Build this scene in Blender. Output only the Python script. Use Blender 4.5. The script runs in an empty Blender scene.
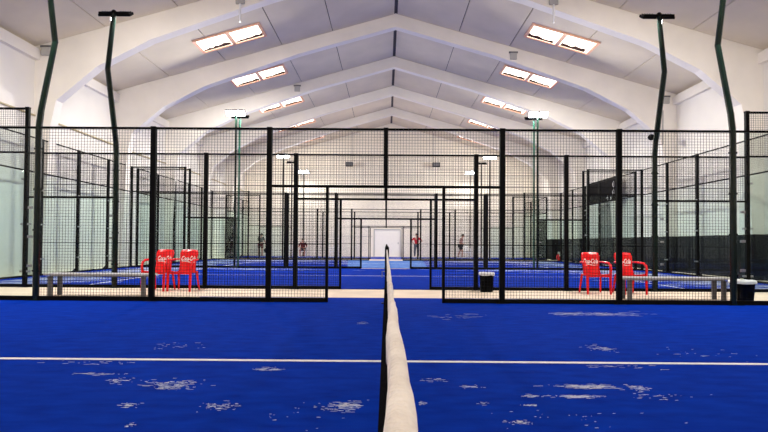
import bpy, bmesh, math, random
from mathutils import Vector, Matrix
random.seed(7)
PI = math.pi
S = bpy.context.scene
COL = S.collection

# ------------------------------------------------------------------ materials
def mat(name, col, rough=0.6, metal=0.0, var=0.06, scale=6.0, col2=None, bump=0.0, bscale=40.0, spec=0.5, stretch=(1, 1, 1), emit=None, estr=0.0, lo=0.3, hi=0.7, detail=4.0):
    m = bpy.data.materials.new(name); m.use_nodes = True
    nt = m.node_tree; N = nt.nodes; L = nt.links
    b = N['Principled BSDF']
    b.inputs['Roughness'].default_value = rough
    b.inputs['Metallic'].default_value = metal
    b.inputs['Specular IOR Level'].default_value = spec
    tc = N.new('ShaderNodeTexCoord'); mp = N.new('ShaderNodeMapping')
    mp.inputs['Scale'].default_value = stretch
    L.new(tc.outputs['Object'], mp.inputs['Vector'])
    no = N.new('ShaderNodeTexNoise'); no.inputs['Scale'].default_value = scale; no.inputs['Detail'].default_value = detail
    L.new(mp.outputs['Vector'], no.inputs['Vector'])
    cr = N.new('ShaderNodeValToRGB')
    c2 = col2 if col2 else tuple(max(0, c * (1 - var * 2)) for c in col)
    cr.color_ramp.elements[0].position = lo; cr.color_ramp.elements[0].color = (*c2, 1)
    cr.color_ramp.elements[1].position = hi; cr.color_ramp.elements[1].color = (*col, 1)
    L.new(no.outputs['Fac'], cr.inputs['Fac']); L.new(cr.outputs['Color'], b.inputs['Base Color'])
    if bump > 0:
        n2 = N.new('ShaderNodeTexNoise'); n2.inputs['Scale'].default_value = bscale
        L.new(tc.outputs['Object'], n2.inputs['Vector'])
        bp = N.new('ShaderNodeBump'); bp.inputs['Strength'].default_value = bump; bp.inputs['Distance'].default_value = 0.01
        L.new(n2.outputs['Fac'], bp.inputs['Height']); L.new(bp.outputs['Normal'], b.inputs['Normal'])
    if emit:
        b.inputs['Emission Color'].default_value = (*emit, 1); b.inputs['Emission Strength'].default_value = estr
    return m

M = {}
M['wall'] = mat('white_paint', (0.86, 0.825, 0.77), 0.85, var=0.04, scale=0.7, bump=0.2, bscale=12)
M['backwall'] = mat('cream_paint', (0.93, 0.86, 0.745), 0.85, var=0.04, scale=0.5)
M['frame'] = mat('frame_paint', (0.90, 0.85, 0.775), 0.8, var=0.05, scale=0.9, bump=0.15, bscale=10)
M['roof'] = mat('roof_board', (0.775, 0.685, 0.535), 0.9, var=0.06, scale=0.8)
M['joint'] = mat('joint_dark', (0.10, 0.085, 0.08), 0.9)
M['dado'] = mat('black_wall_paint', (0.010, 0.010, 0.013), 0.6, col2=(0.02, 0.02, 0.024), scale=2, spec=0.1)
M['concrete'] = mat('beige_concrete', (0.80, 0.66, 0.52), 0.8, var=0.08, scale=1.5, bump=0.2)
M['turf'] = mat('blue_turf', (0.0006, 0.034, 0.40), 0.95, col2=(0.0003, 0.020, 0.28), scale=9, spec=0.02, bump=0.5, bscale=260, stretch=(0.45, 1, 1))
M['turf_pale'] = mat('pale_turf', (0.16, 0.30, 0.62), 0.95, col2=(0.04, 0.12, 0.5), scale=3, spec=0.05)
M['line'] = mat('white_turf_line', (0.85, 0.85, 0.88), 0.9, var=0.08, scale=20)
M['sand'] = mat('pale_sand', (0.75, 0.78, 0.82), 0.95, col2=(0.35, 0.45, 0.75), scale=14)
M['black'] = mat('black_steel', (0.004, 0.0045, 0.0045), 0.55, col2=(0.002, 0.002, 0.002), scale=5, spec=0.06)
M['wire'] = mat('black_wire', (0.008, 0.008, 0.008), 0.7, col2=(0.004, 0.004, 0.004), scale=5, spec=0.1)
M['green'] = mat('dark_green_steel', (0.003, 0.014, 0.009), 0.25, col2=(0.001, 0.006, 0.004), scale=4, spec=0.3)
M['green_lit'] = mat('lit_green_steel', (0.01, 0.11, 0.07), 0.3, col2=(0.005, 0.06, 0.04), scale=4)  # brighter copy of the green steel, light from nearby floodlights put into colour
M['steel'] = mat('steel_clamp', (0.35, 0.36, 0.36), 0.3, metal=0.8)
M['tape'] = mat('white_net_tape', (0.90, 0.86, 0.81), 0.8, col2=(0.76, 0.71, 0.66), scale=18, bump=0.6, bscale=90)
M['cord'] = mat('net_cord', (0.004, 0.004, 0.005), 0.9, scale=8, spec=0.02)
M['red'] = mat('red_plastic', (0.85, 0.008, 0.012), 0.22, col2=(0.75, 0.005, 0.01), scale=3)
M['white'] = mat('white_plastic', (0.85, 0.85, 0.85), 0.3, scale=3)
M['logo'] = mat('white_print', (0.92, 0.88, 0.88), 0.4, scale=3)
M['bench'] = mat('bench_board', (0.46, 0.46, 0.47), 0.6, col2=(0.34, 0.34, 0.35), scale=12)
M['benchleg'] = mat('bench_leg_metal', (0.12, 0.12, 0.13), 0.4, metal=0.5)
M['bin'] = mat('black_bin_plastic', (0.003, 0.003, 0.003), 0.7, spec=0.02)
M['liner'] = mat('pale_liner', (0.72, 0.72, 0.75), 0.5, scale=15, bump=0.5)
M['skin'] = mat('skin', (0.55, 0.28, 0.20), 0.6)
M['hair'] = mat('dark_hair', (0.015, 0.010, 0.008), 0.7)
M['greyshirt'] = mat('grey_cloth', (0.09, 0.10, 0.10), 0.9)
M['darkcloth'] = mat('dark_cloth', (0.02, 0.02, 0.025), 0.9)
M['redcloth'] = mat('red_cloth', (0.62, 0.02, 0.04), 0.9)
M['maroon'] = mat('maroon_cloth', (0.30, 0.03, 0.03), 0.9, col2=(0.03, 0.01, 0.01), scale=9)
M['pink'] = mat('pale_pink_cloth', (0.62, 0.38, 0.34), 0.9, col2=(0.25, 0.08, 0.07), scale=8)
M['greytrouser'] = mat('grey_trouser_cloth', (0.10, 0.11, 0.14), 0.9)
M['shoe'] = mat('white_shoe', (0.7, 0.7, 0.7), 0.6)
M['door'] = mat('white_door_paint', (0.95, 0.91, 0.83), 0.5, var=0.02)
M['banner'] = mat('black_banner', (0.006, 0.005, 0.006), 0.8, spec=0.05)
M['shutter'] = mat('grey_shutter', (0.16, 0.17, 0.17), 0.5, stretch=(1, 1, 12), scale=3, col2=(0.11, 0.12, 0.12))
M['leaf'] = mat('brown_leaves', (0.10, 0.035, 0.015), 0.9, col2=(0.03, 0.01, 0.006), scale=20)
M['conduit'] = mat('ochre_conduit', (0.50, 0.42, 0.25), 0.6)
M['greybox'] = mat('grey_plastic', (0.45, 0.44, 0.42), 0.6)
M['sky'] = mat('rooflight_sheet', (0.9, 0.8, 0.7), 0.5, emit=(1.0, 0.84, 0.70), estr=3.2)
M['skyframe'] = mat('rooflight_kerb', (0.95, 0.55, 0.36), 0.7)  # orange glow of the lit panes is put into the kerb colour
M['lamp'] = mat('floodlight_lens', (0.9, 0.9, 0.95), 0.3, emit=(0.86, 0.94, 1.0), estr=30.0)
M['lamp_off'] = mat('floodlight_lens_soft', (0.9, 0.9, 0.95), 0.3, emit=(0.86, 0.94, 1.0), estr=6.0)

def glass_mat():
    m = bpy.data.materials.new('green_tinted_glass'); m.use_nodes = True
    nt = m.node_tree; N = nt.nodes; L = nt.links
    for n in list(N): N.remove(n)
    out = N.new('ShaderNodeOutputMaterial'); mx = N.new('ShaderNodeMixShader')
    tr = N.new('ShaderNodeBsdfTransparent'); gl = N.new('ShaderNodeBsdfGlossy'); gl.inputs['Roughness'].default_value = 0.02
    fr = N.new('ShaderNodeFresnel'); fr.inputs['IOR'].default_value = 1.28
    tc = N.new('ShaderNodeTexCoord'); no = N.new('ShaderNodeTexNoise'); no.inputs['Scale'].default_value = 0.6
    cr = N.new('ShaderNodeValToRGB')
    cr.color_ramp.elements[0].color = (0.925, 0.965, 0.95, 1); cr.color_ramp.elements[1].color = (0.945, 0.975, 0.965, 1)
    L.new(tc.outputs['Object'], no.inputs['Vector']); L.new(no.outputs['Fac'], cr.inputs['Fac']); L.new(cr.outputs['Color'], tr.inputs['Color'])
    ge = N.new('ShaderNodeNewGeometry'); iv = N.new('ShaderNodeMath'); iv.operation = 'SUBTRACT'; iv.inputs[0].default_value = 1.0
    L.new(ge.outputs['Backfacing'], iv.inputs[1]); mu = N.new('ShaderNodeMath'); mu.operation = 'MULTIPLY'
    L.new(fr.outputs['Fac'], mu.inputs[0]); L.new(iv.outputs[0], mu.inputs[1]); L.new(mu.outputs[0], mx.inputs['Fac']); L.new(tr.outputs['BSDF'], mx.inputs[1]); L.new(gl.outputs['BSDF'], mx.inputs[2])
    L.new(mx.outputs['Shader'], out.inputs['Surface'])
    return m
M['glass'] = glass_mat()

# ------------------------------------------------------------------ mesh tools
class MB:
    def __init__(s): s.v = []; s.f = []
    def add(s, vs, fs):
        o = len(s.v); s.v += [tuple(v) for v in vs]; s.f += [tuple(o + i for i in f) for f in fs]; return s
    def box(s, x0, x1, y0, y1, z0, z1, mtx=None):
        vs = [Vector((x, y, z)) for z in (z0, z1) for y in (y0, y1) for x in (x0, x1)]
        if mtx: vs = [mtx @ v for v in vs]
        return s.add(vs, [(0, 2, 3, 1), (4, 5, 7, 6), (0, 1, 5, 4), (2, 6, 7, 3), (0, 4, 6, 2), (1, 3, 7, 5)])
    def cbox(s, c, d, mtx=None):
        return s.box(c[0]-d[0]/2, c[0]+d[0]/2, c[1]-d[1]/2, c[1]+d[1]/2, c[2]-d[2]/2, c[2]+d[2]/2, mtx)
    def prism(s, poly, axis, a, b):
        n = len(poly)
        def p(u, w, t):
            return {'y': (u, t, w), 'x': (t, u, w), 'z': (u, w, t)}[axis]
        vs = [p(u, w, a) for u, w in poly] + [p(u, w, b) for u, w in poly]
        fs = [tuple(range(n))[::-1], tuple(range(n, 2*n))] + [(i, (i+1) % n, n+(i+1) % n, n+i) for i in range(n)]
        return s.add(vs, fs)
    def tube(s, pts, r, n=8, flat=1.0):
        pts = [Vector(p) for p in pts]; rs = r if isinstance(r, (list, tuple)) else [r]*len(pts)
        up0 = None; rings = []
        for i, p in enumerate(pts):
            t = (pts[min(i+1, len(pts)-1)] - pts[max(i-1, 0)]).normalized()
            if up0 is None:
                a = Vector((0, 0, 1)) if abs(t.z) < 0.9 else Vector((0, 1, 0))
                up0 = (a - a.dot(t)*t).normalized()
            else:
                up0 = (up0 - up0.dot(t)*t).normalized()
            sd = t.cross(up0)
            rings.append([p + rs[i]*(math.cos(2*PI*(k+.5)/n)*up0*flat + math.sin(2*PI*(k+.5)/n)*sd) for k in range(n)])
        vs = [v for rg in rings for v in rg]; m = len(pts)
        fs = [(i*n+k, i*n+(k+1) % n, (i+1)*n+(k+1) % n, (i+1)*n+k) for i in range(m-1) for k in range(n)]
        fs += [tuple(range(n))[::-1], tuple((m-1)*n+k for k in range(n))]
        return s.add(vs, fs)
    def lathe(s, prof, c=(0, 0, 0), n=20):
        vs = [(c[0]+r*math.cos(2*PI*k/n), c[1]+r*math.sin(2*PI*k/n), c[2]+z) for r, z in prof for k in range(n)]
        m = len(prof)
        fs = [(i*n+k, i*n+(k+1) % n, (i+1)*n+(k+1) % n, (i+1)*n+k) for i in range(m-1) for k in range(n)]
        fs += [tuple(range(n))[::-1], tuple((m-1)*n+k for k in range(n))]
        return s.add(vs, fs)
    def ell(s, c, r, nu=12, nv=8, mtx=None):
        prof = []
        vs = []
        for j in range(nv+1):
            a = -PI/2 + PI*j/nv
            for k in range(nu):
                v = Vector((c[0]+r[0]*math.cos(a)*math.cos(2*PI*k/nu), c[1]+r[1]*math.cos(a)*math.sin(2*PI*k/nu), c[2]+r[2]*math.sin(a)))
                vs.append(mtx @ v if mtx else v)
        fs = [(j*nu+k, j*nu+(k+1) % nu, (j+1)*nu+(k+1) % nu, (j+1)*nu+k) for j in range(nv) for k in range(nu)]
        return s.add(vs, fs)
    def mesh(s, name, m, smooth=False):
        me = bpy.data.meshes.new(name); me.from_pydata(s.v, [], s.f); me.validate()
        if smooth:
            for p in me.polygons: p.use_smooth = True
        me.materials.append(M[m]); me.update(); return me
    def build(s, name, m, parent=None, smooth=False, bevel=0.0):
        me = s.mesh(name, m, smooth)
        return put(name, me, parent, bevel=bevel)

def put(name, me, parent=None, loc=(0, 0, 0), bevel=0.0):
    o = bpy.data.objects.new(name, me); COL.objects.link(o); o.location = loc
    if parent: o.parent = parent
    if bevel > 0:
        b = o.modifiers.new('bevel', 'BEVEL'); b.width = bevel; b.segments = 2; b.limit_method = 'ANGLE'
    return o
def tag(o, label=None, cat=None, group=None, kind=None):
    if label: o['label'] = label
    if cat: o['category'] = cat
    if group: o['group'] = group
    if kind: o['kind'] = kind
    return o
def thing(name, label, cat, loc=(0, 0, 0), rz=0, group=None):
    o = bpy.data.objects.new(name, None); COL.objects.link(o); o.location = loc; o.rotation_euler = (0, 0, rz)
    o.empty_display_size = 0.2
    return tag(o, label, cat, group)
def copy_tree(o, parent=None):
    c = o.copy(); COL.objects.link(c); c.parent = parent
    for ch in [x for x in bpy.data.objects if x.parent == o]: copy_tree(ch, c)
    return c
def struct(o): o['kind'] = 'structure'; return o

# ------------------------------------------------------------------ hall shell
CX = 0.3; HW = 10.85; RZ = 9.92; SL = 0.284
Y0, YB = -9.0, 41.7
def roofz(x): return RZ - SL*abs(x - CX)
XL, XR = CX - HW, CX + HW
WZ = roofz(XL)

struct(MB().box(XL-0.3, XR+0.3, Y0, YB+0.3, -0.25, 0.0).build('floor', 'concrete'))
wl = struct(MB().box(XL-0.3, XL, Y0, YB+0.3, 0, WZ+0.1).build('wall_left', 'wall'))
wr = struct(MB().box(XR, XR+0.3, Y0, YB+0.3, 0, WZ+0.1).build('wall_right', 'wall'))
DX0, DX1, DZ = -0.95, 1.05, 2.06
bw = MB()
bw.prism([(XL, 0), (DX0, 0), (DX0, DZ), (DX1, DZ), (DX1, 0), (XR, 0), (XR, WZ), (CX, RZ), (XL, WZ)], 'y', YB, YB+0.3)
struct(bw.build('wall_back', 'backwall'))
gr = MB()
for z in (1.5, 3.0, 4.5, 6.0): gr.box(XL, DX0-0.1 if z < 2 else XR, YB-0.008, YB, z, z+0.03)
struct(gr.build('trim_1', 'greybox'))
dd = MB().box(XR-0.012, XR, Y0, YB, 0, 1.36)
for y in (1.7, 6.7, 11.7, 16.7, 21.7, 26.7, 31.7, 36.7): dd.box(CX+10.46, XR, y-0.012, y+0.372, 0, 1.36)
struct(dd.build('trim_2', 'dado'))
for i, (x0, x1) in enumerate(((XL, XL+0.16), (XR-0.16, XR))):
    struct(MB().box(x0, x1, Y0, YB, WZ-0.42, WZ-0.10).build('trim_%d' % (3+i), 'frame'))

# roof: boards with open joints over a dark backing
seams = [0.05, 2.45, 4.40, 6.58, 8.75, HW+0.05]
frames_y = [1.7, 6.7, 11.7, 16.7, 21.7, 26.7, 31.7, 36.7]
rb = MB()
ys = [Y0, -3.3] + frames_y + [YB+0.3]
for s in (-1, 1):
    for a, b in zip(seams[:-1], seams[1:]):
        for ya, yb in zip(ys[:-1], ys[1:]):
            g = 0.016
            x0, x1 = CX+s*(a+g), CX+s*(b-g)
            if x0 > x1: x0, x1 = x1, x0
            vs = [(x0, ya+g), (x1, ya+g), (x1, yb-g), (x0, yb-g)]
            rb.add([(x, y, roofz(x)) for x, y in vs] + [(x, y, roofz(x)+0.04) for x, y in vs],
                   [(0, 1, 2, 3), (7, 6, 5, 4), (0, 4, 5, 1), (1, 5, 6, 2), (2, 6, 7, 3), (3, 7, 4, 0)])
ceil = struct(rb.build('ceiling', 'roof'))
bk = MB().prism([(XL-0.3, WZ-0.03), (CX, RZ+0.06), (XR+0.3, WZ-0.03), (XR+0.3, WZ+0.2), (CX, RZ+0.3), (XL-0.3, WZ+0.2)], 'y', Y0, YB+0.3)
bk.build('joint_backing', 'joint', ceil)

# portal frames
for i, y in enumerate(frames_y):
    # two ngons may be concave: build half frames as quads
    mb = MB()
    innr = [(10.55, 0.0), (10.36, 4.4), (10.2, 5.22), (9.0, 6.24), (7.4, 7.06), (5.6, 7.70), (3.8, 8.33), (0.0, 9.42)]
    outr = [(HW+0.02, 0.0), (HW+0.02, 4.2), (HW+0.02, 5.6), (HW+0.02, WZ+0.02)]
    outr += [(x, RZ - SL*x + 0.02) for x in (8.2, 5.4, 3.6, 0.0)]
    for s in (-1, 1):
        for k in range(len(innr)-1):
            q = [innr[k], innr[k+1], outr[k+1], outr[k]]
            mb.prism([(CX+s*u, w) for u, w in q], 'y', y, y+0.36)
    bm = bmesh.new(); me = mb.mesh('f', 'frame'); bm.from_mesh(me)
    bmesh.ops.remove_doubles(bm, verts=bm.verts, dist=0.001)
    bmesh.ops.recalc_face_normals(bm, faces=bm.faces); bm.to_mesh(me); bm.free()
    o = put('roof_frame', me); struct(o)
    tag(o, 'white haunched roof frame spanning the hall', 'roof frame')

# door in back wall
d = struct(MB().box(DX0+0.06, DX1-0.06, YB+0.05, YB+0.11, 0.0, DZ-0.06).build('door_1', 'door'))
fr = MB(); fr.box(DX0, DX0+0.06, YB-0.02, YB+0.12, 0, DZ); fr.box(DX1-0.06, DX1, YB-0.02, YB+0.12, 0, DZ); fr.box(DX0, DX1, YB-0.02, YB+0.12, DZ-0.06, DZ)
fr.build('door_frame', 'greybox', d)
MB().box(0.84, 0.88, YB+0.01, YB+0.05, 0.95, 1.1).build('door_handle', 'steel', d)

# grey shutter in right wall + scoreboard banner
sh = struct(MB().box(XR-0.06, XR, 27.0, 29.6, 1.36, 3.05).build('door_2', 'shutter'))
bn = thing('wall_banner', 'black banner with white figures high on the right wall', 'banner', (XR-0.46, 27.85, 3.12))
MB().box(-0.05, 0.0, -1.85, 1.85, 0, 1.1).build('banner_sheet', 'banner', bn)
def textmesh(s, size, m, name, parent, mtx, shear=0.0, ext=0.002, off=0.0):
    cu = bpy.data.curves.new('txt', 'FONT'); cu.body = s; cu.size = size; cu.extrude = ext; cu.shear = shear; cu.align_x = 'CENTER'; cu.offset = off
    o = bpy.data.objects.new('txt', cu); COL.objects.link(o)
    dg = bpy.context.evaluated_depsgraph_get(); me = bpy.data.meshes.new_from_object(o.evaluated_get(dg))
    bpy.data.objects.remove(o); me.transform(mtx); me.materials.clear(); me.materials.append(M[m])
    return put(name, me, parent)
RW = Matrix(((0, 0, -1, -0.055), (-1, 0, 0, 0), (0, 1, 0, 0), (0, 0, 0, 1)))   # text on the right wall, facing -X
for s_, yy, zz, sz in (('0', -1.35, 0.60, 0.42), ('0', -1.35, 0.22, 0.42), ('4', -0.62, 0.04, 0.42), ('8', -1.05, 0.04, 0.30)):
    textmesh(s_, sz, 'logo', 'digit', bn, Matrix.Translation((0, yy, zz)) @ RW)

# dark heater box high on the left wall
hb = thing('heater_box', 'dark box unit high on the left wall near the back', 'heater', (XL+0.002, 37.6, 3.2))
MB().box(0, 0.35, -0.6, 0.6, 0, 1.0).build('casing', 'darkcloth', hb, bevel=0.02)
gl = MB()
for k in range(6): gl.box(0.35, 0.37, -0.5, 0.5, 0.12+k*0.14, 0.18+k*0.14)
gl.build('grille', 'benchleg', hb)

# rooflights (panes set in the roof slope)
def slope_pt(s, ax, y, dz=0.0):
    x = CX + s*ax; return (x, y, roofz(x)+dz)
wi = 0
for s in (-1, 1):
    for y0 in (19.25, 23.75, 28.75, 33.75, 38.75, 13.2, 8.5, 3.8):
        wi += 1
        y1 = y0+1.05
        if s == -1: a0, a1, a2, a3 = 4.80, 5.80, 5.92, 6.94
        else: a0, a1, a2, a3 = 4.72, 5.74, 5.86, 6.88
        kb = MB()
        def bar(a, b, ya, yb, h=0.055):
            vs = [slope_pt(s, a, ya, -h), slope_pt(s, b, ya, -h), slope_pt(s, b, yb, -h), slope_pt(s, a, yb, -h)]
            vs += [(v[0], v[1], v[2]+h+0.01) for v in vs]
            kb.add(vs, [(0, 1, 2, 3), (7, 6, 5, 4), (0, 4, 5, 1), (1, 5, 6, 2), (2, 6, 7, 3), (3, 7, 4, 0)])
        e = 0.08
        bar(a0-e, a0, y0-e, y1+e); bar(a3, a3+e, y0-e, y1+e); bar(a1, a2, y0-e, y1+e)
        bar(a0, a1, y0-e, y0); bar(a2, a3, y0-e, y0); bar(a0, a1, y1, y1+e); bar(a2, a3, y1, y1+e)
        w = struct(kb.build('window_%d' % wi, 'skyframe'))
        for a, b in ((a0, a1), (a2, a3)):
            pm = MB(); vs = [slope_pt(s, a, y0, -0.02), slope_pt(s, b, y0, -0.02), slope_pt(s, b, y1, -0.02), slope_pt(s, a, y1, -0.02)]
            vs += [(v[0], v[1], v[2]+0.02) for v in vs]
            pm.add(vs, [(0, 1, 2, 3), (7, 6, 5, 4), (0, 4, 5, 1), (1, 5, 6, 2), (2, 6, 7, 3), (3, 7, 4, 0)])
            pm.build('pane', 'sky', w)
            lm = MB(); n = 9
            aa = a+random.uniform(0.0, 0.06); bb = b-random.uniform(0.0, 0.12)
            top = [random.uniform(0.14, 0.30) for _ in range(n+1)]
            if random.random() < 0.5: top = [t*(1-k/n*0.45) for k, t in enumerate(top)]
            for k in range(n):
                u0, u1 = aa+(bb-aa)*k/n, aa+(bb-aa)*(k+1)/n
                vs = [slope_pt(s, u0, y1-0.05, -0.035), slope_pt(s, u1, y1-0.05, -0.035), slope_pt(s, u1, y1-0.05-top[k+1], -0.035), slope_pt(s, u0, y1-0.05-top[k], -0.035)]
                vs += [(v[0], v[1], v[2]+0.014) for v in vs]
                lm.add(vs, [(0, 1, 2, 3), (7, 6, 5, 4), (0, 4, 5, 1), (1, 5, 6, 2), (2, 6, 7, 3), (3, 7, 4, 0)])
            tag(lm.build('leaf_litter', 'leaf', w), 'brown fallen leaves along the lower edge', kind='stuff')

# ------------------------------------------------------------------ court turf
F1, F2, F3, F4, F5, F6 = 9.67, 12.50, 22.35, 22.9, 32.7, 35.6
def court_floor(name, y0, y1, label, tongue=None, line=True, patch=None):
    t = struct(MB().box(-10.12, 10.12, y0, y1, 0.0, 0.012).build(name, 'turf'))
    tag(t, label)
    if tongue:
        ty = tongue
        MB().prism([(-3.95, y1), (3.95, y1), (3.55, ty), (-3.45, ty)], 'z', 0.0, 0.0118).build('turf_apron', 'turf', t)
    m = (y0+y1)/2 if y0 > 1 else 4.87
    for x in (-6.95, 6.95): MB().box(x-0.025, x+0.025, y0+0.06, y1-0.06, 0.0125, 0.0165).build('service_line', 'line', t)
    MB().box(-6.92, 6.92, m-0.028, m+0.028, 0.0125, 0.0165).build('centre_line', 'line', t)
    return t
c1 = court_floor('court_turf', -0.25, F1-0.05, 'blue turf of the nearest padel court with a white centre line', tongue=10.5)
# the nearest court's centre line: runs the full width
c2 = court_floor('court_turf', F2, F3, 'blue turf of the second padel court, beyond the beige strip')
c3 = court_floor('court_turf', F4, F5, 'blue turf of the third padel court')
c4 = court_floor('court_turf', F6, YB-0.1, 'blue turf in front of the back wall')
MB().prism([(-1.6, F4+0.1), (1.7, F4+0.1), (2.1, F5-0.1), (-2.2, F5-0.1)], 'z', 0.0124, 0.0150).build('pale_patch', 'turf_pale', c3)  # paler blue patch, widening away across the third court

SLK, WK, NK = 0.75, 0.6, 1.8
def streaks(name, clusters, label):
    mb = MB()
    for (cx, cy, rx, ry, n, L) in clusters:
        for _ in range(int(n*NK)):
            x = random.gauss(cx, rx*0.62); y = random.gauss(cy, ry*0.6)
            l = L*SLK*random.uniform(0.15, 1.0)**1.5; w = random.uniform(0.004, 0.012)*WK*(0.6+l)
            if abs(x) < 0.12 and y < 9.9: continue
            if abs(x)+l/2 > 9.9: continue
            if y > 10 and not any(a+0.1 < y < b-0.1 for a, b in ((F2, F3), (F4, F5), (F6, YB-0.2))): continue
            k = 7; z = 0.0135
            ang = random.gauss(0, 0.12)
            vs = []
            for j in range(k):
                a = 2*PI*j/k; rr = random.uniform(0.5, 1.1)
                u, v = l*0.5*math.cos(a)*rr, w*0.5*math.sin(a)*rr
                vs.append((x+u*math.cos(ang)-v*math.sin(ang), y+u*math.sin(ang)+v*math.cos(ang)))
            mb.prism(vs, 'z', z-0.001, z+0.0004)
    o = mb.build(name, 'sand'); tag(o, label, 'sand', kind='stuff'); return o
def P(px, py):   # pixel on the court surface -> ground point
    D = 564*1.03/(py-243.0); return ((px-386)*D/564.0, D)
cl = []
for px, py, rx, ry, n, L in ((345, 407, 14, 4, 60, .10), (172, 386, 24, 3.5, 50, .10), (170, 390, 12, 2, 40, .08), (222, 408, 14, 4, 34, .07), (130, 408, 7, 2, 26, .06),
                             (118, 384, 9, 2, 22, .07), (268, 371, 11, 1.5, 34, .10), (95, 377, 22, 1, 16, .12), (130, 428, 5, 1.5, 10, .04), (363, 324, 5, 1, 10, .12),
                             (170, 349, 25, 3, 14, .10), (90, 366, 30, 2, 14, .10), (300, 412, 40, 12, 14, .04),
                             (585, 386, 26, 2, 70, .14), (635, 387, 8, 2, 36, .08), (575, 396, 18, 1.2, 60, .12), (530, 396, 8, 1, 20, .06), (528, 405, 6, 1, 16, .05), (470, 387, 8, 1.2, 22, .08),
                             (519, 422, 8, 2, 28, .05), (420, 404, 4, 2, 16, .04), (435, 380, 12, 1.5, 12, .08), (482, 404, 5, 1.5, 9, .05), (600, 313, 34, 1.5, 60, .40), (570, 313, 14, 1, 30, .3),
                             (600, 348, 9, 2.5, 34, .10), (455, 317, 30, 2.5, 16, .3), (620, 366, 40, 1.5, 14, .12), (700, 352, 30, 4, 12, .10), (560, 418, 60, 8, 14, .04), (650, 395, 30, 3, 16, .06)):
    x, y = P(px, py); x2, _ = P(px+rx, py); _, y2 = P(px, py-ry)
    cl.append((x, y, abs(x2-x), abs(y2-y), n, L))
streaks('sand_streaks', cl, 'pale sand smears scattered on the nearest blue court')
SLK, WK, NK = 1.1, 3.2, 2.4
cl = []
for s in (-1, 1):
    for k in range(9): cl.append((s*(9.3-0.1*k), 13.2+k*1.05, 1.1, 0.6, 40, 1.1))
    cl.append((s*8.4, 17.5, 1.6, 3.5, 90, 1.2)); cl.append((s*5.2, 21.6, 2.4, 0.9, 40, 1.4))
    cl.append((s*8.8, 28, 1.5, 5.5, 160, 1.6)); cl.append((s*6, 31.5, 4, 1.2, 90, 2.0))
cl.append((0, 30.0, 3.5, 3.0, 90, 1.5)); cl.append((0, 38.5, 12, 2.6, 160, 2.0))
cl = [c for c in cl]
streaks('sand_streaks', cl, 'pale sand drifts on the courts behind the first fence')

# ------------------------------------------------------------------ padel fences
grid_cache = {}
def wire_grid(w, h, r=0.0021, step=0.05):
    key = (round(w, 3), round(h, 3), r)
    if key in grid_cache: return grid_cache[key]
    mb = MB(); nx = round(w/step); nz = round(h/step)
    for i in range(nx+1):
        x = w*i/nx; mb.box(x-r, x+r, -r, r, 0, h)
    for j in range(nz+1):
        z = h*j/nz; mb.box(0, w, r*1.0, r*3.0, z-r, z+r)
    me = mb.mesh('mesh_panel', 'wire'); grid_cache[key] = me; return me
WR = 0.0021
def mesh_panel(root, x, z, w, h, rz=0, y=0.0):
    o = put('mesh_panel', wire_grid(w, h, WR), root, (x, y, z)); o.rotation_euler = (0, 0, rz); return o
def glass_panel(root, x0, x1, z0, z1, axis='x'):
    mb = MB()
    if axis == 'x': mb.box(x0, x1, -0.006, 0.006, z0, z1)
    else: mb.box(-0.006, 0.006, x0, x1, z0, z1)
    return mb.build('glass_panel', 'glass', root)
def post(root, x, z0, z1, w=0.08, plate=True, name='post', nodrop=False):
    mb = MB(); mb.box(x-w/2, x+w/2, -w/2, w/2, z0, z1)
    if plate and z0 < 0.1: mb.box(x-w*1.3, x+w*1.3, -w*1.1, w*1.1, 0, 0.015)
    mb.box(x-w/2-0.004, x+w/2+0.004, -w/2-0.004, w/2+0.004, z1-0.02, z1+0.01)
    return mb.build(name, 'black', root, bevel=0.006)
def clamps(root, x, zs, dx):
    for z in zs:
        mb = MB(); mb.box(x+dx-0.03, x+dx+0.03, -0.03, 0.03, z-0.022, z+0.022); mb.tube([(x+dx, -0.045, z), (x+dx, -0.02, z)], 0.014, 8)
        mb.build('glass_clamp', 'steel', root)

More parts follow.
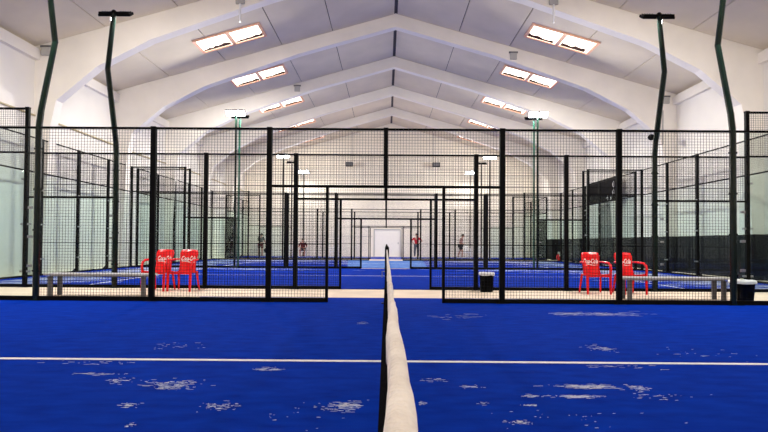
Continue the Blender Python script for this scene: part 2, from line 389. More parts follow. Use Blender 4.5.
def side_fence(y, label, lamp_posts=True, sgn=1, near=False):
    r = thing('court_fence', label, 'fence', (-0.03, y, 0))
    # posts
    for x in (-4, 4): post(r, x, 0, 3.0, 0.085)
    for x in (-2, 2): post(r, x, 0, 3.0, 0.085)
    post(r, 0, 2.0, 3.0, 0.075, plate=False)
    for s in (-1, 1):
        post(r, s*1.0, 0, 2.0, 0.05, plate=False, name='door_post')
        post(r, s*8, 0, 4.0, 0.08)
        post(r, s*10.12, 0, 4.0, 0.08)
        clamps(r, s*8, (0.35, 1.4, 2.4), s*0.075); clamps(r, s*8, (0.35, 1.4), -s*0.075); clamps(r, s*6, (0.6, 1.1, 1.6), s*0.11)
    rail = MB(); rail.box(-6, 6, -0.02, 0.02, 2.965, 3.0); rail.box(-8, -6, -0.02, 0.02, 2.965, 3.0); rail.box(6, 8, -0.02, 0.02, 2.965, 3.0)
    rail.build('top_rail', 'black', r)
    for s in (-1, 1):
        a, b = sorted((s*8, s*10.12)); MB().box(a, b, -0.02, 0.02, 3.96, 4.0).build('top_rail', 'black', r)
        MB().box(a, b, -0.02, 0.02, 2.98, 3.02).build('middle_rail', 'black', r)
        if not near:
            a, b = sorted((s*6, s*8)); MB().box(a, b, -0.02, 0.02, 1.98, 2.02).build('middle_rail', 'black', r)
        a, b = sorted((s*1, s*10.12)); MB().box(a, b, -0.025, 0.03, 0.0, 0.085 if near else 0.07).build('bottom_rail', 'black', r)
        a, b = sorted((s*1, s*6))
        th = 0.006
        MB().box(a, b, -th, th, 0.995, 1.005).build('middle_rail', 'black', r)
        a, b = sorted((s*2, s*6)); MB().box(a, b, -th, th, 1.995, 2.005).build('middle_rail', 'black', r)
    MB().box(-2, 2, -0.025, 0.025, 1.975, 2.02).build('lintel', 'black', r)
    # wire panels
    for x in (-6, -4, 2, 4):
        for z in (0, 1, 2): mesh_panel(r, x, z, 2, 1)
    for x in (-2, 0): mesh_panel(r, x, 2, 2, 1)
    for x in (-2, 1):
        for z in (0, 1): mesh_panel(r, x, z, 1, 1)
    for x in (-10.1, 8): mesh_panel(r, x, 3, 2.1, 1)
    if near:
        for a, b in ((-7.96, -6.06), (6.06, 7.96)): glass_panel(r, a, b, 0.09, 2.96)
    else:
        for x in (-8, 6): mesh_panel(r, x, 2, 2, 1)
        for a, b in ((-7.96, -6.06), (6.06, 7.96)): glass_panel(r, a, b, 0.09, 1.98)
    for a, b in ((-10.08, -8.04), (8.04, 10.08)): glass_panel(r, a, b, 0.09, 2.97)
    return r
side_fence(F1, 'black mesh fence along the nearest court, with a central opening', near=True)
side_fence(F2, 'black mesh fence on the near side of the second court, behind the red chairs')
WR = 0.0013
side_fence(F3, 'black mesh fence on the far side of the second court')
WR = 0.0010
side_fence(F4, 'black mesh fence on the near side of the third court')
side_fence(F5, 'black mesh fence on the far side of the third court')
side_fence(F6, 'black mesh fence closest to the back wall')

def end_wall(s, ya, yb, label):
    r = thing('court_end_wall', label, 'court wall', (s*10.12, ya, 0))
    L = yb-ya; n = max(1, round(L/2.0)); st = L/n
    for k in range(1, n):
        mb = MB(); mb.box(-0.04, 0.04, k*st-0.04, k*st+0.04, 0, 4.0)
        mb.prism([(0.0, 0.0), (s*0.2, 0.0), (0.0, 0.2)], 'y', k*st-0.012, k*st+0.012)
        mb.build('post', 'black', r)
        for z in (0.5, 1.5, 2.5):
            MB().box(-0.05*s-0.02, -0.05*s+0.02, k*st-0.08, k*st+0.08, z-0.02, z+0.02).build('glass_clamp', 'steel', r)
    for k in range(n):
        glass_panel(r, k*st+0.045, (k+1)*st-0.045, 0.06, 2.97, 'y')
        mesh_panel(r, 0, 3, st, 1, PI/2, k*st)
    MB().box(-0.02, 0.02, 0.04, L-0.04, 3.97, 4.0).build('top_rail', 'black', r)
    MB().box(-0.02, 0.02, 0.04, L-0.04, 2.98, 3.02).build('middle_rail', 'black', r)
    MB().box(-0.03, 0.03, 0.04, L-0.04, 0.0, 0.06).build('bottom_rail', 'black', r)
for s, nm in ((-1, 'left'), (1, 'right')):
    end_wall(s, F2, F3, 'glass and mesh wall closing the %s end of the second court' % nm)
    end_wall(s, F4, F5, 'glass and mesh wall closing the %s end of the third court' % nm)
    end_wall(s, F6, YB-0.15, 'glass and mesh wall at the %s beside the back wall' % nm)

# ------------------------------------------------------------------ light poles
FLOODS = []
def light_pole(x, y, lean, face, label, lit, m='green', group=None, thick=0.055, top=6.05, y_top=None):
    r = thing('light_pole', label, 'light pole', (x, y, 0), 0, group)
    pm = MB()
    pts = [(0, 0, 0.0), (0, 0, 3.0), (0, lean*0.12, 3.3), (0, lean, 4.62 if lean > 0 else 4.74), (0, lean*(0.15 if lean > 0 else 0.5), top-0.02)]
    pm.tube(pts, [thick, thick, thick*0.98, thick*0.92, thick*0.85], 8)
    pm.box(-0.13, 0.13, -0.10, 0.10, 0.0, 0.02)
    pm.build('pole', m, r, smooth=False)
    yt = lean*(0.15 if lean > 0 else 0.5)
    cb = MB(); cb.tube([(-0.33, yt, top), (0.33, yt, top)], 0.028, 8); cb.ell((0, yt, top), (0.06, 0.06, 0.07), 10, 6)
    cb.build('crossbar', 'black', r)
    for s in (-1, 1):
        R = Matrix.Translation((s*0.20, yt+face*0.10, top)) @ Matrix.Rotation(-face*math.radians(-48 if lit else -33), 4, 'X')
        q = 1.25 if lit else 1.0
        h = MB(); h.cbox((0, 0, 0.01), (0.30*q, 0.22*q, 0.055), R)
        for k in range(5): h.cbox((-0.11+k*0.055, 0, 0.05), (0.008, 0.18, 0.03), R)
        hd = h.build('floodlight', 'black', r, bevel=0.004)
        ln = MB(); ln.cbox((0, 0, -0.0125), (0.27*q, 0.19*q, 0.012), R)
        ln.build('lens', 'lamp' if lit else 'lamp_off', hd)
        FLOODS.append((Matrix.Translation((x, y, 0)) @ R @ Matrix.Translation((0, 0, -0.021)), 0.25*q, 0.17*q, y))
    for z in (0.5, 1.2, 1.9, 2.6): MB().box(-thick-0.012, thick+0.012, -0.02, 0.02, z, z+0.03).build('mesh_clip', 'black', r)
    return r
for s, nm in ((-1, 'left'), (1, 'right')):
    light_pole(s*5.97-0.05, F1, 0.42, -1, 'tall green light pole bent above the nearest fence, %s side' % nm, False, top=6.2)
    light_pole(s*5.98-0.055, F2, -0.46, 1, 'bent dark light pole with T-shaped lamp head, %s of centre' % nm, False, thick=0.06)
    light_pole(s*6-0.03, F3, 0.0, -1, 'straight pole with lit floodlights at the far side of the second court, %s side' % nm, True, thick=0.045, top=6.15)
    light_pole(s*6-0.03, F4, 0.0, 1, 'straight green pole just behind the lit floodlights of the second court, %s side' % nm, False, 'green_lit', thick=0.04, top=6.15)
    light_pole(s*6-0.03, F5, 0.0, -1, 'pole with lit floodlights at the far side of the third court, %s side' % nm, True, 'black', thick=0.045, top=6.05)
    light_pole(s*6-0.03, F6, 0.0, 1, 'dark pole with lamps turned away, %s side of the last fence' % nm, False, 'black', thick=0.04, top=6.1)
    light_pole(s*6.1, YB-0.5, 0.0, -1, 'farthest pole with lit floodlight, by the back wall on the %s' % nm, True, 'black', thick=0.035, top=6.2)

# ------------------------------------------------------------------ nets
def net_thick(y):
    t = max(0.0, min(1.0, (y-0.25)/0.9)); return 0.0122*(1-t)+0.0064*t
def padel_net(ya, yb, label, detailed=True):
    r = thing('padel_net', label, 'net', (0, ya, 0))
    L = yb-ya; n = 160 if detailed else 24
    tp = MB(); rings = []
    for i in range(n+1):
        y = L*i/n; Y = ya+y
        hw = net_thick(Y) if detailed else 0.012
        hw *= 1+0.06*math.sin(Y*9.0)+0.05*math.sin(Y*31+1.3)
        cx = 0.0012*math.sin(Y*13+.5)+0.0008*math.sin(Y*47)
        zt = 0.922-0.006*math.sin(PI*y/L)+0.001*math.sin(Y*21)
        prof = [(-hw, zt-0.055), (-hw*1.05, zt-0.02), (-hw*0.8, zt-0.004), (-hw*0.3, zt), (hw*0.3, zt), (hw*0.8, zt-0.004), (hw*1.05, zt-0.02), (hw, zt-0.055)]
        rings.append([(cx+a, y, b) for a, b in prof])
    k = 8; vs = [v for q in rings for v in q]
    fs = [(i*k+j, i*k+(j+1) % k, (i+1)*k+(j+1) % k, (i+1)*k+j) for i in range(n) for j in range(k)] + [tuple(range(k)), tuple(n*k+j for j in range(k))]
    tp.add(vs, fs); tp.build('top_tape', 'tape', r, smooth=True)
    nm = MB(); st = 0.045; c = 0.0013
    def off(z): return -0.009 - 0.042*(0.87-z)/0.87
    ny = int(L/st)
    for i in range(ny+1):
        y = L*i/ny
        nm.add([(off(0.03)-c, y-c, 0.03), (off(0.03)+c, y-c, 0.03), (off(0.03)+c, y+c, 0.03), (off(0.03)-c, y+c, 0.03), (off(.88)-c, y-c, .88), (off(.88)+c, y-c, .88), (off(.88)+c, y+c, .88), (off(.88)-c, y+c, .88)],
               [(0, 1, 5, 4), (1, 2, 6, 5), (2, 3, 7, 6), (3, 0, 4, 7)])
    z = 0.04
    while z < 0.88:
        nm.box(off(z)-c, off(z)+c, 0, L, z-c, z+c); z += st
    nm.build('net_mesh', 'cord', r)
    for y in ((-0.02 if not detailed else -0.05), L-0.04):
        pm = MB(); pm.box(-0.035, 0.035, y-0.03, y+0.03, 0, 0.95); pm.box(-0.09, 0.09, y-0.06, y+0.06, 0, 0.025); pm.ell((0, y, 0.95), (0.036, 0.032, 0.02), 10, 6)
        p = pm.build('net_post', 'black', r)
    ck = MB(); ck.tube([(-0.035, L-0.04, 0.55), (-0.08, L-0.04, 0.55), (-0.08, L-0.04, 0.45)], 0.009, 6)
    ck.build('crank', 'steel', r)
    return r
padel_net(-0.25, F1-0.12, 'padel net with white tape running away from the viewer on the nearest court')
padel_net(F2+0.12, F3-0.12, 'padel net of the second court, in line behind the nearest net', False)
padel_net(F4+0.12, F5-0.12, 'padel net of the third court', False)

# ------------------------------------------------------------------ benches
def bench(x0, x1, label):
    cx = (x0+x1)/2; w = x1-x0
    r = thing('bench', label, 'bench', (cx, 10.66, 0), 0, None)
    for k in range(3): MB().cbox((0, -0.145+0.145*k, 0.405), (w, 0.125, 0.035)).build('seat_board', 'bench', r, bevel=0.005)
    MB().cbox((0, 0, 0.375), (w-0.2, 0.34, 0.02)).build('seat_frame', 'benchleg', r)
    for sx in (-1, 1):
        for sy in (-1, 1):
            MB().cbox((sx*(w/2-0.11), sy*0.155, 0.185), (0.075, 0.06, 0.37)).build('leg', 'benchleg', r, bevel=0.004)
    return r
bench(-6.38, -4.42, 'low grey bench behind the nearest fence at the left')
bench(4.40, 6.36, 'low grey bench behind the nearest fence at the right')

# ------------------------------------------------------------------ chairs
def make_chair(m, label, logo=True):
    r = thing('plastic_armchair', label, 'chair')
    # faces local -Y ; seat
    se = MB(); n = 8; rows = []
    for j in range(6):
        t = j/5; y = -0.22+0.42*t; z = 0.415-0.035*t + (0.012 if j == 0 else 0)
        rows.append([( (-0.5+i/n)*(0.48-0.05*t), y, z-0.016*(1-(2*i/n-1)**2)) for i in range(n+1)])
    def sheet(mb, rows, th):
        k = len(rows[0]); m_ = len(rows); top = [v for q in rows for v in q]; bot = [(v[0]+th[0], v[1]+th[1], v[2]+th[2]) for v in top]
        N = len(top); fs = []
        for a in range(m_-1):
            for b in range(k-1):
                q = (a*k+b, a*k+b+1, (a+1)*k+b+1, (a+1)*k+b); fs.append(q); fs.append(tuple(N+i for i in q[::-1]))
        edge = [b for b in range(k)] + [a*k+k-1 for a in range(1, m_)] + [(m_-1)*k+b for b in range(k-2, -1, -1)] + [a*k for a in range(m_-2, 0, -1)]
        for i in range(len(edge)):
            a, b = edge[i], edge[(i+1) % len(edge)]; fs.append((b, a, N+a, N+b))
        mb.add(top+bot, fs)
    sheet(se, rows, (0, 0, -0.02)); se.build('seat', m, r, smooth=True)
    ba = MB(); rows = []
    for j in range(8):
        t = j/7; z = 0.37+0.49*t; y = 0.19+0.13*t
        w = 0.385-0.045*math.sin(PI*min(1, t*1.3)) + 0.015*t
        if j == 7: w -= 0.05
        rows.append([((-0.5+i/n)*w, y-0.045*(2*i/n-1)**2, z - (0.012*(2*i/n-1)**4 if j > 5 else 0)) for i in range(n+1)])
    sheet(ba, rows, (0, 0.02, 0)); b = ba.build('backrest', m, r, smooth=True)
    if logo:
        tilt = math.atan2(0.13, 0.52)
        R = Matrix.Translation((0, 0.243, 0.625)) @ Matrix.Rotation(PI/2-tilt, 4, 'X')
        tx = textmesh('Coca-Cola', 0.1, 'logo', 'printed_lettering', b, Matrix.Identity(4), shear=0.35, ext=0.0015, off=0.0022)
        xs = [v.co.x for v in tx.data.vertices]; yv = [v.co.y for v in tx.data.vertices]
        sx = 0.31/(max(xs)-min(xs)); sy = 0.105/(max(yv)-min(yv)); mx = (max(xs)+min(xs))/2
        bend = lambda p: Vector((p.x, p.y+0.008-0.045*(2*p.x/0.37)**2, p.z))
        for v in tx.data.vertices:
            v.co = bend(R @ Vector(((v.co.x-mx)*sx, v.co.y*sy, v.co.z)))
        # the white ribbon stroke trailing under the script
        sw = MB(); pts = []
        for i in range(13):
            u = -0.15+0.30*i/12; pts.append(bend(R @ Vector((u, -0.030+0.012*math.sin((i/12)*2*PI), 0.0))))
        sw.tube(pts, [0.002+0.006*math.sin(PI*i/12) for i in range(13)], 6)
        sw.build('printed_ribbon', 'logo', b)
        # glossy moulded band low on the backrest
    for s in (-1, 1):
        am = MB()
        pts = [(s*0.205, 0.235, 0.655), (s*0.24, 0.14, 0.655), (s*0.252, 0.02, 0.65), (s*0.252, -0.10, 0.64), (s*0.252, -0.19, 0.60), (s*0.248, -0.225, 0.53), (s*0.24, -0.225, 0.42)]
        am.tube(pts, [0.021, 0.027, 0.030, 0.030, 0.028, 0.026, 0.028], 8, flat=0.8); am.build('armrest', m, r, smooth=True)
        lg = MB(); lg.tube([(s*0.24, -0.222, 0.44), (s*0.238, -0.232, 0.2), (s*0.238, -0.245, 0.0)], [0.031, 0.028, 0.023], 6); lg.build('leg', m, r)
        lg = MB(); lg.tube([(s*0.20, 0.19, 0.40), (s*0.212, 0.23, 0.2), (s*0.225, 0.27, 0.0)], [0.026, 0.023, 0.018], 6); lg.build('leg', m, r)
    MB().box(-0.235, 0.235, -0.215, -0.195, 0.355, 0.405).build('seat_apron', m, r)
    return r
CHZ = 1
ch = make_chair('red', 'red plastic armchair with white lettering, left one of the left pair')
def pc(o, px, rz, label=None, y=11.92):
    X = (px-386)*11.7/564.0
    off = Matrix.Rotation(rz, 3, 'Z') @ Vector((0, -0.23, 0))
    o.location = (X-off.x, 11.66-off.y, 0.0); o.rotation_euler = (0, 0, rz)
    if label: o['label'] = label
    o['group'] = 'red plastic armchairs behind the nearest fence'
pc(ch, 153, math.radians(-7))
c = copy_tree(ch); pc(c, 179, math.radians(-4), 'red plastic armchair with white lettering, right one of the left pair')
c = copy_tree(ch); pc(c, 597, math.radians(1), 'red plastic armchair with white lettering, left one of the right pair')
c = copy_tree(ch); pc(c, 633, math.radians(6), 'red plastic armchair with white lettering, beside the right bench')

wc = make_chair('white', 'white plastic armchair under the seated person by the back wall', logo=False)
wc.location = (-6.03, 40.75, 0.012); wc['group'] = 'white plastic armchairs by the back wall'
for px, rz, lb in ((290, 0.5, 'white plastic armchair standing empty left of the seated person'), (334, -0.3, 'white plastic armchair right of the seated person, by a fence post'),
                   (466, 0.1, 'white plastic armchair beside the person in the pale pink top'), (480, -0.25, 'white plastic armchair farthest right by the back wall')):
    c = copy_tree(wc); c.location = ((px-386)*40.2/564.0, 40.3, 0.012); c.rotation_euler = (0, 0, rz); c['label'] = lb

# ------------------------------------------------------------------ bins
def bin_(x, y, r0, r1, h, label):
    r = thing('waste_bin', label, 'bin', (x, y, 0))
    MB().lathe([(0.0, 0.0), (r0, 0.0), (r0, 0.01), (r1*0.98, h-0.03), (r1*1.05, h-0.03), (r1*1.05, h), (r1*0.93, h), (r0*0.9, 0.03), (0.0, 0.03)], n=24).build('bucket', 'bin', r, smooth=False)
    n = 24; mb = MB(); prof = []
    vs = []; 
    for rr, z in ((r1*1.10, h-0.045), (r1*1.12, h-0.01), (r1*1.05, h+0.018), (r1*0.90, h+0.005), (r1*0.84, h-0.10)):
        for k in range(n):
            j = 1+random.uniform(-0.02, 0.02)
            vs.append((rr*j*math.cos(2*PI*k/n), rr*j*math.sin(2*PI*k/n), z+random.uniform(-0.008, 0.008)))
    fs = [(i*n+k, i*n+(k+1) % n, (i+1)*n+(k+1) % n, (i+1)*n+k) for i in range(4) for k in range(n)]
    mb.add(vs, fs); mb.build('bin_liner', 'liner', r, smooth=True)
    MB().box(-0.06, 0.06, -r1*1.02-0.012, -r1*0.9, h-0.13, h-0.11).build('handle', 'bin', r)
bin_(6.30, 10.04, 0.17, 0.20, 0.40, 'black waste bin with pale liner behind the right light pole')
bin_(2.14, 12.12, 0.135, 0.155, 0.40, 'small black waste bin with pale rim in front of the second fence')

# ------------------------------------------------------------------ hall fittings
for x, lb in ((-2.72, 'dark loudspeaker hanging in front of the back wall, left one'), (3.55, 'dark loudspeaker hanging in front of the back wall, right one')):
    r = thing('loudspeaker', lb, 'loudspeaker', (x, 40.6, 6.55))
    MB().box(-0.26, 0.26, -0.18, 0.18, 0, 0.30).build('cabinet', 'darkcloth', r, bevel=0.02)
    MB().tube([((0.2 if x < 0 else -0.2), 0, 0.30), ((0.2 if x < 0 else -0.2), 0, roofz(x)-6.55)], 0.012, 6).build('hanging_rod', 'benchleg', r)
    MB().box(-0.22, 0.22, -0.19, -0.18, 0.03, 0.27).build('grille', 'benchleg', r)
# conduit along the left wall
tag(MB().tube([(XL+0.03, 12, 4.78), (XL+0.03, 20, 4.76), (XL+0.03, 24, 4.70), (XL+0.03, 30, 4.80), (XL+0.03, YB, 4.78)], 0.03, 8).build('wall_conduit', 'conduit'), 'ochre pipe running along the left wall above the glass', 'pipe')
tag(MB().tube([(CX+10.30, 21.66, 6.2), (CX+10.30, 21.66, 4.9), (CX+9.9, 21.66, 4.86)], 0.022, 8).build('wall_conduit', 'greybox'), 'grey cable duct on the roof frame column at the right', 'pipe')
# dome camera
r = thing('security_camera', 'black security camera on the right column of the roof frame', 'camera', (CX+9.75, 21.45, 5.1))
MB().tube([(0, 0.25, 0.06), (0, 0.05, 0.06)], 0.03, 8).build('bracket', 'darkcloth', r)
MB().ell((0, -0.02, 0.02), (0.13, 0.13, 0.12)).build('dome', 'black', r, smooth=True)
# junction boxes on the frames
def jbox(x, y, z, label, rod=None, dark=False):
    r = thing('junction_box', label, 'junction box', (x, y, z))
    MB().box(-0.13, 0.13, -0.08, 0, -0.15, 0.10).build('casing', 'greybox', r, bevel=0.01)
    MB().box(-0.17, 0.17, -0.05, 0, 0.10, 0.16).build('bracket', 'benchleg', r)
    if rod: MB().tube([(0, -0.05, -0.15), (0, -0.05, -0.15-rod)], 0.03, 8).build('drop_tube', 'white', r)
jbox(-10.2, 16.7, 6.70, 'small box where the first roof frame meets the left wall')
jbox(4.85, 21.7, 8.30, 'small box on the second roof frame right of the ridge')
jbox(-4.3, 26.7, 8.36, 'small box on the third roof frame left of the ridge')
jbox(10.72, 21.7, 6.62, 'small box at the right end of the second roof frame')
jbox(-4.42, 16.7, 8.28, 'small box with a white drop tube, left side', rod=0.55)
jbox(4.92, 16.7, 8.30, 'small box with a white drop tube, right side', rod=0.55)

# bag by the right wall
r = thing('sports_bag', 'small red and white bag on the floor by the black wall at the right', 'bag', (10.55, 34.6, 0))
MB().ell((0, 0, 0.22), (0.14, 0.22, 0.22)).build('bag_body', 'redcloth', r, smooth=True)
MB().tube([(0, -0.2, 0.3), (0, -0.12, 0.55), (0, 0.12, 0.55), (0, 0.2, 0.3)], 0.03, 8).build('strap', 'white', r, smooth=True)

# ------------------------------------------------------------------ people
def skin_mesh(name, verts, edges, radii, m, parent, sub=2, extra=None):
    me = bpy.data.meshes.new('sk'); me.from_pydata(verts, edges, []); o = bpy.data.objects.new('sk', me); COL.objects.link(o)
    md = o.modifiers.new('s', 'SKIN'); md.use_smooth_shade = True
    lay = me.skin_vertices[0].data if me.skin_vertices else None
    if lay is None:
        bm = bmesh.new(); bm.from_mesh(me); bm.verts.layers.skin.verify(); bm.to_mesh(me); bm.free(); lay = me.skin_vertices[0].data
    for i, rr in enumerate(radii):
        lay[i].radius = rr if isinstance(rr, tuple) else (rr, rr)
        lay[i].use_root = (i == 0)
    sb = o.modifiers.new('u', 'SUBSURF'); sb.levels = sub; sb.render_levels = sub
    dg = bpy.context.evaluated_depsgraph_get(); new = bpy.data.meshes.new_from_object(o.evaluated_get(dg))
    bpy.data.objects.remove(o)
    if extra:
        bm = bmesh.new(); bm.from_mesh(new); t = extra.mesh('t', m); bm.from_mesh(t); bm.to_mesh(new); bm.free()
    new.materials.clear(); new.materials.append(M[m])
    for p in new.polygons: p.use_smooth = True; p.material_index = 0
    return put(name, new, parent)

def person(loc, rz, label, J, shirt, lower, short=True, sleeves='short', hair='hair'):
    # J: joint positions in local space, the person faces -Y
    r = thing('person', label, 'person', loc, rz)
    V = lambda k: Vector(J[k])
    names = ['pelvis', 'waist', 'chest', 'neck', 'headb', 'head']
    verts = [V(k) for k in ('pelvis', 'waist', 'chest', 'neck')]
    hb = V('neck') + (V('head')-V('neck'))*0.5
    verts += [hb]
    rad = [(0.14, 0.10), (0.125, 0.09), (0.15, 0.10), 0.055, 0.05]
    edges = [(0, 1), (1, 2), (2, 3), (3, 4)]
    ex = MB()
    H = V('head')
    ex.ell(H, (0.075, 0.095, 0.115), 14, 10)
    ex.ell(H+Vector((0, -0.098, -0.01)), (0.014, 0.022, 0.022), 8, 6)
    for s in (-1, 1): ex.ell(H+Vector((s*0.077, 0.005, -0.01)), (0.012, 0.02, 0.03), 8, 6)
    for sd, s in (('l', -1), ('r', 1)):
        a = len(verts); sh, el, wr = V('sh'+sd), V('el'+sd), V('wr'+sd)
        d = (wr-el).normalized(); palm = wr+d*0.06
        verts += [sh, (sh+el)/2, el, (el+wr)/2, wr, palm]; rad += [0.062, 0.052, 0.042, 0.038, 0.026, (0.03, 0.02)]
        edges += [(2, a), (a, a+1), (a+1, a+2), (a+2, a+3), (a+3, a+4), (a+4, a+5)]
        side = d.cross(Vector((0, 1, 0.2))).normalized()
        for k, ln in enumerate((0.065, 0.075, 0.07, 0.055)):
            o = palm+side*(-0.03+0.02*k)
            ex.tube([o, o+d*ln*0.5, o+d*ln*0.9+Vector((0, -0.012, 0))], [0.009, 0.008, 0.006], 6)
        o = palm-side*0.03-d*0.03
        ex.tube([o, o-side*0.025+d*0.03, o-side*0.03+d*0.055], [0.011, 0.009, 0.007], 6)
        a = len(verts); hp, kn, an, toe = V('hp'+sd), V('kn'+sd), V('an'+sd), V('to'+sd)
        verts += [hp, (hp+kn)/2, kn, (kn+an)/2+Vector((0, 0.015, 0)), an, (an+toe)/2, toe]; rad += [0.095, 0.08, 0.058, 0.055, 0.038, 0.038, 0.03]
        edges += [(0, a), (a, a+1), (a+1, a+2), (a+2, a+3), (a+3, a+4), (a+4, a+5), (a+5, a+6)]
    skin_mesh('body', verts, edges, rad, 'skin', r, extra=ex)
    # shirt
    vs = [V('pelvis')+Vector((0, 0, 0.02)), V('waist'), V('chest'), V('neck')-Vector((0, 0, 0.05))]
    rd = [(0.165, 0.125), (0.15, 0.115), (0.175, 0.125), 0.075]; ed = [(0, 1), (1, 2), (2, 3)]
    for sd in ('l', 'r'):
        a = len(vs); sh, el, wr = V('sh'+sd), V('el'+sd), V('wr'+sd)
        vs += [sh, sh+(el-sh)*0.5, sh+(el-sh)*0.85]; rd += [0.08, 0.072, 0.068]; ed += [(2, a), (a, a+1), (a+1, a+2)]
    skin_mesh('shirt', vs, ed, rd, shirt, r, 1)
    vs = [V('pelvis')]; rd = [(0.165, 0.13)]; ed = []
    for sd in ('l', 'r'):
        a = len(vs); hp, kn, an = V('hp'+sd), V('kn'+sd), V('an'+sd)
        if short: vs += [hp, hp+(kn-hp)*0.5, hp+(kn-hp)*0.8]; rd += [0.112, 0.105, 0.10]; ed += [(0, a), (a, a+1), (a+1, a+2)]
        else: vs += [hp, (hp+kn)/2, kn, (kn+an)/2, kn+(an-kn)*0.93]; rd += [0.112, 0.10, 0.078, 0.07, 0.062]; ed += [(0, a), (a, a+1), (a+1, a+2), (a+2, a+3), (a+3, a+4)]
    skin_mesh('shorts' if short else 'trousers', vs, ed, rd, lower, r, 1)
    hm = MB(); hm.ell(H+Vector((0, 0.012, 0.045)), (0.088, 0.102, 0.10), 14, 8); hm.build('hair', hair, r, smooth=True)
    for sd in ('l', 'r'):
        an, toe = V('an'+sd), V('to'+sd); f = (toe-an); f.z = 0; f.normalize()
        sm = MB(); ctr = (an+toe)/2; ctr.z = toe.z-0.0
        b = Vector((ctr.x, ctr.y, min(an.z, toe.z)))
        sm.tube([b-f*0.13, b-f*0.05, b+f*0.08, b+f*0.15], [0.035, 0.047, 0.047, 0.03], 8, flat=0.85)
        sm.build('shoe', 'shoe', r, smooth=True)
    fm = MB()
    for s in (-1, 1): fm.ell(H+Vector((s*0.03, -0.088, 0.012)), (0.011, 0.008, 0.008), 8, 6)
    fm.build('eyes', 'hair', r); MB().ell(H+Vector((0, -0.088, -0.055)), (0.024, 0.008, 0.006), 8, 6).build('mouth', 'maroon', r)
    return r
stand = dict(pelvis=(0, 0, 0.93), waist=(0, 0, 1.10), chest=(0, 0, 1.30), neck=(0, 0, 1.45), head=(0, -0.02, 1.60),
             shl=(-0.18, 0, 1.38), ell=(-0.25, 0.02, 1.12), wrl=(-0.27, -0.05, 0.88), shr=(0.18, 0, 1.38), elr=(0.25, 0.02, 1.12), wrr=(0.27, -0.05, 0.88),
             hpl=(-0.09, 0, 0.88), knl=(-0.12, -0.02, 0.48), anl=(-0.13, 0.03, 0.09), tol=(-0.14, -0.13, 0.045),
             hpr=(0.09, 0, 0.88), knr=(0.12, -0.02, 0.48), anr=(0.13, 0.03, 0.09), tor=(0.14, -0.13, 0.045))
# person in grey with a bag, seen from behind
J = dict(stand); J.update(waist=(0, -0.03, 1.10), chest=(0, -0.09, 1.28), neck=(0, -0.15, 1.42), head=(0, -0.2, 1.55), shl=(-0.18, -0.09, 1.36), shr=(0.18, -0.09, 1.36), ell=(-0.27, -0.10, 1.1), wrl=(-0.33, -0.12, 0.86), elr=(0.24, -0.2, 1.12), wrr=(0.15, -0.4, 1.1))
person(((260-386)*40.7/564.0, 40.7, 0.0), math.radians(172), 'person in a dark grey top and shorts seen from behind at the left', J, 'greyshirt', 'maroon')
r = thing('hand_bag', 'black bag held beside the person in grey', 'bag', ((260-386)*40.7/564.0+0.36, 40.82, 0.28))
MB().ell((0, 0, 0.16), (0.15, 0.09, 0.17)).build('bag_body', 'darkcloth', r, smooth=True)
MB().tube([(-0.08, 0, 0.28), (-0.04, 0, 0.46), (0.04, 0, 0.46), (0.08, 0, 0.28)], 0.012, 6).build('handle', 'darkcloth', r)
# seated
J = dict(pelvis=(0, 0.06, 0.53), waist=(0, 0.06, 0.70), chest=(0, 0.0, 0.90), neck=(0, -0.05, 1.05), head=(0, -0.09, 1.19),
         shl=(-0.19, 0.0, 0.98), ell=(-0.31, -0.08, 0.74), wrl=(-0.14, -0.30, 0.66), shr=(0.19, 0.0, 0.98), elr=(0.31, -0.08, 0.74), wrr=(0.14, -0.30, 0.66),
         hpl=(-0.10, 0.02, 0.52), knl=(-0.16, -0.40, 0.50), anl=(-0.16, -0.42, 0.09), tol=(-0.17, -0.58, 0.045),
         hpr=(0.10, 0.02, 0.52), knr=(0.16, -0.40, 0.50), anr=(0.16, -0.42, 0.09), tor=(0.17, -0.58, 0.045))
person((-6.03, 40.70, 0.0), 0, 'person in a dark red top sitting on a white chair by the back wall', J, 'maroon', 'darkcloth')
# red shirt, elbows out
J = dict(stand); J.update(ell=(-0.40, 0.06, 1.20), wrl=(-0.20, -0.08, 1.02), elr=(0.40, 0.06, 1.20), wrr=(0.20, -0.08, 1.02))
person(((416-386)*40.4/564.0, 40.4, 0.0), math.radians(-12), 'person in a red shirt and grey trousers standing right of the white door', J, 'redcloth', 'greytrouser', short=False)
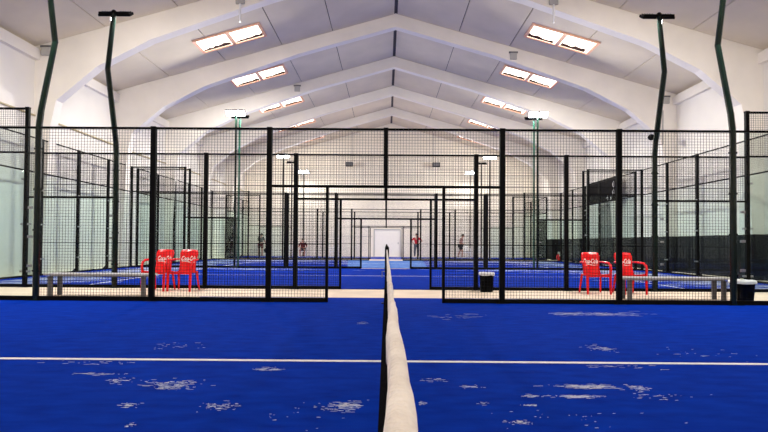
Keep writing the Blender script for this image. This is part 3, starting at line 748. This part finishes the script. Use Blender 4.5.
# walking to the right
J = dict(stand); J.update(waist=(0, -0.02, 1.10), chest=(0, -0.07, 1.28), neck=(0, -0.12, 1.43), head=(0, -0.17, 1.57), shl=(-0.17, -0.06, 1.36), shr=(0.17, -0.06, 1.36),
    ell=(-0.22, 0.02, 1.12), wrl=(-0.2, -0.22, 1.02), elr=(0.22, 0.10, 1.14), wrr=(0.24, 0.02, 0.9), knl=(-0.10, -0.16, 0.50), anl=(-0.11, -0.14, 0.09), tol=(-0.11, -0.30, 0.045), knr=(0.1, 0.06, 0.48), anr=(0.11, 0.22, 0.12), tor=(0.11, 0.10, 0.045))
person(((460-386)*40.0/564.0, 40.0, 0.0), math.radians(70), 'person in a pale pink top and dark shorts stepping towards the white chairs', J, 'pink', 'darkcloth')

# ------------------------------------------------------------------ light
w = bpy.data.worlds.new('world'); S.world = w; w.use_nodes = True
bg = w.node_tree.nodes['Background']; bg.inputs['Color'].default_value = (1.0, 0.90, 0.80, 1); bg.inputs['Strength'].default_value = 2.3  # added warm fill, let in through the rear end left open
def area(name, loc, rot, sx, sy, e, col):
    l = bpy.data.lights.new(name, 'AREA'); l.shape = 'RECTANGLE'; l.size = sx; l.size_y = sy; l.energy = e; l.color = col
    o = bpy.data.objects.new(name, l); COL.objects.link(o); o.location = loc; o.rotation_euler = rot; return o
for mtx, a, b, y in FLOODS:
    o = area('floodlight_beam', (0, 0, 0), (0, 0, 0), a, b, 150 if y < 15 else (210 if y < 30 else 170), (1.0, 0.96, 0.90)); o.matrix_world = mtx
# ------------------------------------------------------------------ camera
cam = bpy.data.cameras.new('cam'); co = bpy.data.objects.new('cam', cam); COL.objects.link(co)
cam.sensor_width = 36; cam.lens = 564/768*36; cam.clip_start = 0.05; cam.clip_end = 200
pitch = math.radians(1.2); yaw = math.radians(0.25); roll = math.radians(0.38)
co.matrix_world = Matrix.Translation((-0.0115, 0, 1.03)) @ Matrix.Rotation(yaw, 4, 'Z') @ Matrix.Rotation(PI/2+pitch, 4, 'X') @ Matrix.Rotation(roll, 4, 'Z')
cam.shift_y = 15.2/768
S.camera = co
S.view_settings.view_transform = 'Standard'; S.view_settings.look = 'None'; S.view_settings.gamma = 1; S.view_settings.use_curve_mapping = False
S.view_settings.exposure = 0.08
